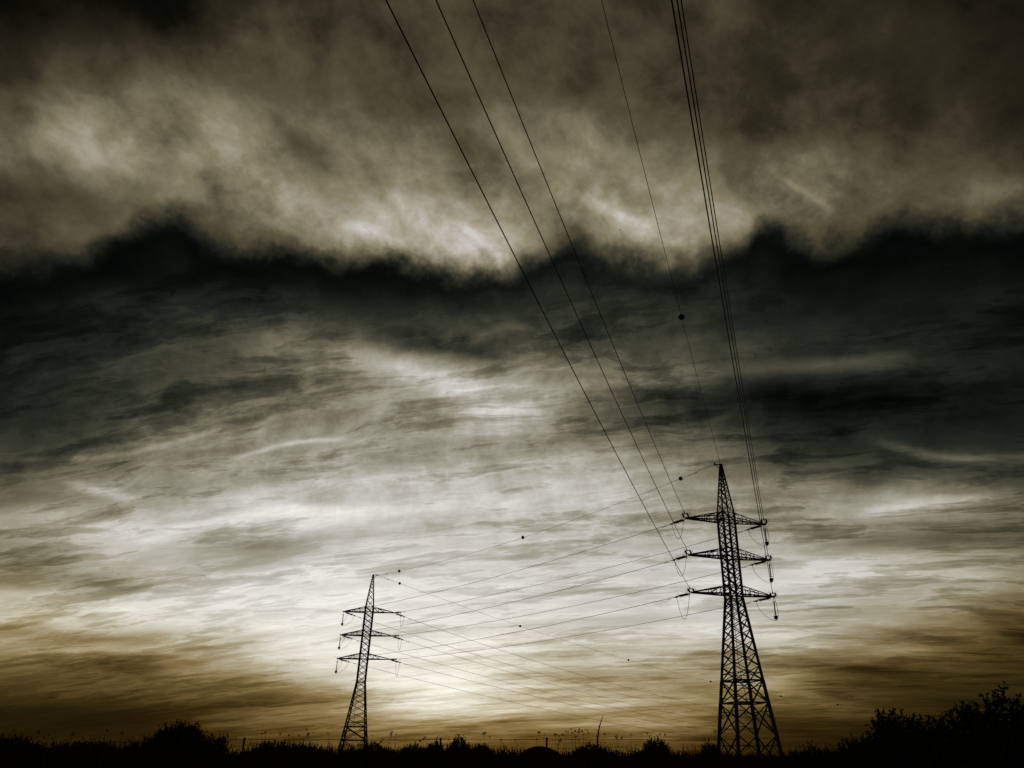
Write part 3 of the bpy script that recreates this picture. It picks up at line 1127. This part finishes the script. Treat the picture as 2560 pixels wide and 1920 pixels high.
for px, py, wd, seed, lab in ((2140, 1848, .55, 7, "low rounded dark bush right of the near pylon's foot"),
                              (2192, 1830, .42, 9, "mid-height dark bush joining the low scrub to the leafy sprays"),
                              (2030, 1866, .6, 8, "lowest dark scrub patch just right of near pylon's foot")):
    b0 = place(px, D)
    h = above(px, py, D)
    shrub('low_bush', b0, [(0, 0, h * .5, wd, .5, h * .42), (-wd * .7, .1, h * .42, wd * .6, .5, h * .36), (wd * .7, 0, h * .44, wd * .5, .5, h * .38)],
          1000, .16, .06, .04, .55, lab, 'bush', 'bushes at the right edge', seed)

# bush on the left skyline
D = 30.0
b0 = place(438, D)
h = above(438, 1808, D)
shrub('upright_bush', b0, [(-.05, 0, h * .48, .62, .6, h * .42), (.38, 0, h * .48, .42, .5, h * .42), (-.62, 0, h * .34, .45, .5, h * .36), (1.05, .1, h * .30, .55, .5, h * .32), (-1.2, 0, h * .22, .4, .4, h * .24), (.1, 0, h * .2, 1.3, .8, h * .25)],
      4200, .24, .085, .05, .85, "broad dark bush with upright shoots on the left skyline", 'bush', 'bushes on the skyline', 13)
# smaller ones along the skyline
SMALL = [(685, 1847, .62, 27, "low dark bush on the skyline left of the far pylon", 21),
         (755, 1856, .55, 27, "flat dark scrub patch touching the far pylon's left foot", 22),
         (930, 1857, .55, 27, "low dark scrub just right of the far pylon's foot", 23),
         (1085, 1851, .22, 27, "narrow dark bush beside the lone fence post right of the far pylon", 24),
         (1146, 1836, .26, 27, "pointed dark bush standing highest between the two pylons", 25),
         (1030, 1863, .40, 27, "small ragged dark bush left of the narrow one", 26),
         (1200, 1858, .25, 27, "small round dark bush right of the pointed one", 27),
         (1478, 1860, .5, 27, "dark scrub at the foot of the tall bent stalk", 28),
         (1640, 1841, .32, 27, "round dark bush with seed heads left of the near pylon", 29),
         (1775, 1857, .22, 27, "thin ragged bush against the near pylon's left foot", 30),
         (22, 1839, .55, 27, "dark scrub in the far left corner of the skyline", 31),
         (215, 1852, .8, 27, "wide low scrub left of the broad bush", 32)]
for px, py, wd, D, lab, seed in SMALL:
    b0 = place(px, D)
    h = above(px, py, D) * 0.94
    shrub('skyline_bush', b0, [(0, 0, h * .5, wd, wd, h * .42), (-wd * .75, 0, h * .36, wd * .7, wd, h * .34), (wd * .8, 0, h * .38, wd * .65, wd, h * .34)],
          int(400 + 900 * wd), .15, .065, .04, .65, lab, 'bush', 'bushes on the skyline', seed)

# ------------------------------------------------------------------ weeds
PROFILE = [(-60, 1852), (0, 1850), (45, 1850), (80, 1858), (270, 1860), (285, 1870), (320, 1860), (560, 1876), (610, 1874), (640, 1862), (720, 1864), (800, 1866),
           (960, 1866), (980, 1876), (1010, 1870), (1070, 1868), (1110, 1872), (1180, 1866), (1290, 1874), (1340, 1876), (1410, 1880), (1430, 1876), (1500, 1868), (1550, 1878), (1600, 1870),
           (1670, 1876), (1700, 1882), (1760, 1876), (1800, 1882), (1960, 1884), (2000, 1876), (2100, 1870), (2200, 1862), (2640, 1862)]


def profile(px):
    for (x0, y0), (x1, y1) in zip(PROFILE, PROFILE[1:]):
        if x0 <= px <= x1:
            return y0 + (y1 - y0) * (px - x0) / (x1 - x0)
    return PROFILE[-1][1]


def build_weeds():
    r = random.Random(77)
    b = MB()
    for _ in range(15000):
        px = r.uniform(-60, 2640)
        D = r.uniform(20, 40)
        p = at(px, 1893, D)
        g = Vector((p.x, p.y, ground_z(p.x, p.y)))
        top = at(px, profile(px), D).z - g.z
        h = max(0.12, top * min(1.5, r.gauss(0.80, 0.22)))
        lean = Vector((r.uniform(-1, 1), r.uniform(-1, 1), 0)) * h * 0.28
        w = r.uniform(0.012, 0.03)
        s = Vector((r.uniform(-1, 1), r.uniform(-1, 1), 0)).normalized() * w
        m = g + lean * 0.35 + Vector((0, 0, h * 0.6))
        t = g + lean + Vector((0, 0, h))
        b.add([g - s - Vector((0, 0, .1)), g + s - Vector((0, 0, .1)), m + s * 0.8, m - s * 0.8, t], [(0, 1, 2, 3), (3, 2, 4)])
        if r.random() < 0.55:
            for _k in range(r.randint(2, 5)):
                x = g.lerp(t, r.uniform(0.3, 1.0))
                leaf(b, x, rvec(r) + Vector((0, 0, 0.5)), rvec(r), r.uniform(.04, .10), r.uniform(.015, .04))
    tag(b.build('weeds', DRYM), "tangle of dry weeds and grass along the whole lower edge", 'weeds', kind='stuff')


build_weeds()

# stalks with flat seed heads standing clear of the weeds
HEADS = [(35, 1827, 4), (95, 1832, 6), (122, 1838, 4), (180, 1838, 4), (305, 1834, 5), (563, 1847, 4), (590, 1845, 4), (655, 1835, 4), (663, 1832, 5), (700, 1836, 5), (723, 1838, 5),
         (747, 1840, 4), (766, 1824, 4), (771, 1838, 8), (783, 1832, 3), (820, 1833, 4), (930, 1839, 3), (957, 1848, 4), (979, 1831, 5), (976, 1837, 6), (990, 1837, 4),
         (1060, 1846, 6), (1064, 1843, 4), (1050, 1854, 6), (1120, 1850, 5), (1211, 1835, 8), (1225, 1842, 4), (1253, 1851, 5), (1288, 1851, 4), (1342, 1849, 5), (1348, 1833, 8), (1361, 1834, 2.5),
         (1389, 1838, 8), (1398, 1840, 4), (1407, 1839, 6), (1415, 1829, 5), (1420, 1831, 4), (1428, 1822, 4), (1437, 1829, 6), (1431, 1833, 4), (1447, 1831, 7), (1449, 1824, 5), (1456, 1829, 6),
         (1463, 1825, 3), (1468, 1827, 5), (1471, 1834, 5), (1459, 1837, 4), (1439, 1842, 7), (1400, 1852, 8), (1511, 1836, 6), (1541, 1842, 6), (1543, 1847, 4), (1555, 1846, 6), (1577, 1837, 4),
         (1618, 1834, 4), (1663, 1838, 6), (1650, 1836, 5), (1762, 1851, 6), (1771, 1851, 5), (1788, 1831, 7), (2165, 1833, 6), (2175, 1836, 3)]


def seed_plant(px, py, wpx, lab, gr):
    D = rng.uniform(23, 26)
    t = at(px, py, D)
    bx = px + rng.uniform(-9, 9)
    g = place(bx, D)
    root = empty('seed_head_stalk', g)
    rel = t - g
    b = MB()
    mid = rel * 0.55 + Vector((rng.uniform(-.05, .05), rng.uniform(-.05, .05), 0.05))
    pts = bezier(Vector((0, 0, -.1)), mid * 0.5, mid, rel, 8)
    b.tube(pts, [0.0045 - 0.0003 * k for k in range(len(pts))], 4)
    b.build('stalk', DRYM, root)
    w = 1.25 * wpx / px_m(D)
    b = MB()
    flat = rng.uniform(.35, .8)
    tilt = Vector((rng.uniform(-.5, .5), rng.uniform(-.5, .5), 1)).normalized()
    for k in range(16):
        v = rvec()
        v = (v - tilt * v.dot(tilt) * (1 - flat)) * w * .42
        e = rel + v + tilt * w * .12
        leaf(b, e - v * .6, v + tilt * w * .15, rvec(), w * .42, w * .30)
        if k % 3 == 0:
            b.tube([rel - tilt * w * .25, e], [0.003, 0.003], 3)
    for k in range(rng.randint(1, 4)):
        x = pts[rng.randint(3, 7)]
        leaf(b, x, rvec() + Vector((0, 0, .8)), rvec(), w * rng.uniform(.5, 1.1), w * .22)
    b.build('seed_head', DRYM, root)
    tag(root, lab, 'weed', gr)


ORD = ['leftmost', 'second', 'third', 'fourth', 'fifth', 'sixth', 'seventh', 'eighth', 'ninth', 'tenth', 'eleventh', 'twelfth', 'thirteenth', 'fourteenth', 'fifteenth', 'sixteenth']
WHERE = [(70, "in the far left corner"), (250, "above the wide low scrub at left"), (330, "beside the broad left bush"), (620, "around the leftmost fence post"),
         (735, "by the low bush left of far pylon"), (880, "close to the far pylon's left foot"), (965, "just right of the far pylon's foot"), (1000, "right of the far pylon's foot, standing tall"),
         (1180, "around the pointed bush between the pylons"), (1235, "right of the pointed bush"), (1300, "just left of the smooth hump"), (1375, "directly above the smooth hump"),
         (1411, "beside the rightmost fence post"), (1480, "crowded left of the tall bent stalk"), (1600, "right of the tall bent stalk"), (1700, "by the round bush left of near pylon"),
         (1800, "against the near pylon's left foot"), (2600, "rising from the scrub right of the near pylon")]
HEADS.sort()
done = 0
for lim, where in WHERE:
    part = [h for h in HEADS[done:] if h[0] < lim]
    done += len(part)
    for i, (px, py, w) in enumerate(part):
        if len(part) == 1:
            lab = f"lone thin seed-head stalk {where}"
        else:
            lab = f"{ORD[i]}{' from left' if i else ''} of the seed-head stalks {where}"
        seed_plant(px, py, w, lab, f"seed-head stalks {where}")


# the tall bent stalk
def tall_stalk():
    D = 22.0
    g = place(1493, D)
    root = tag(empty('flower_stalk', g), "tall bent stalk rising highest out of the weeds between the pylons", 'weed')
    P = [at(x, y, D) - g for x, y in ((1493, 1880), (1494, 1848), (1497, 1824), (1501, 1808), (1508, 1789))]
    pts = [Vector((0, 0, -.1))] + P
    b = MB()
    b.tube(pts, [.022, .022, .02, .016, .012, .005], 6)
    b.build('stalk', DRYM, root)
    b = MB()
    for k in range(90):
        t = rng.random()
        f = 1.6 + 3.3 * t
        i = min(4, int(f))
        p = pts[i].lerp(pts[i + 1], f - i)
        leaf(b, p, rvec() + Vector((0, 0, 1.1)), rvec(), .055 * (1.1 - .7 * t), .025)
    b.build('dry_flowers', DRYM, root)


tall_stalk()


# ------------------------------------------------------------------ a bird high up
def bird():
    p = at(1550, 576, 120.0)
    b = MB()
    b.tube([(-.17, 0, 0), (-.11, 0, .005), (-.02, 0, 0), (.08, 0, 0), (.14, 0, .012), (.18, 0, .008)], [.006, .03, .045, .035, .026, .004], 8)
    b.add([(-.15, 0, 0), (-.27, -.045, .0), (-.28, 0, .004), (-.27, .045, 0)], [(0, 1, 2), (0, 2, 3)])
    o = b.build('bird', FEATHER, smooth=True)
    o.rotation_euler = (R(8), R(-12), R(20))
    o.location = p
    for s in (-1, 1):
        w = MB()
        w.add([(.06, s * .02, .02), (-.05, s * .02, .02), (-.06, s * .14, .07), (.05, s * .15, .08), (-.02, s * .30, .05), (.015, s * .30, .055)], [(0, 1, 2, 3), (3, 2, 4, 5)])
        w.build('wing', FEATHER, o)
    tag(o, "tiny dark bird flying in front of the bright cloud", 'bird')


bird()
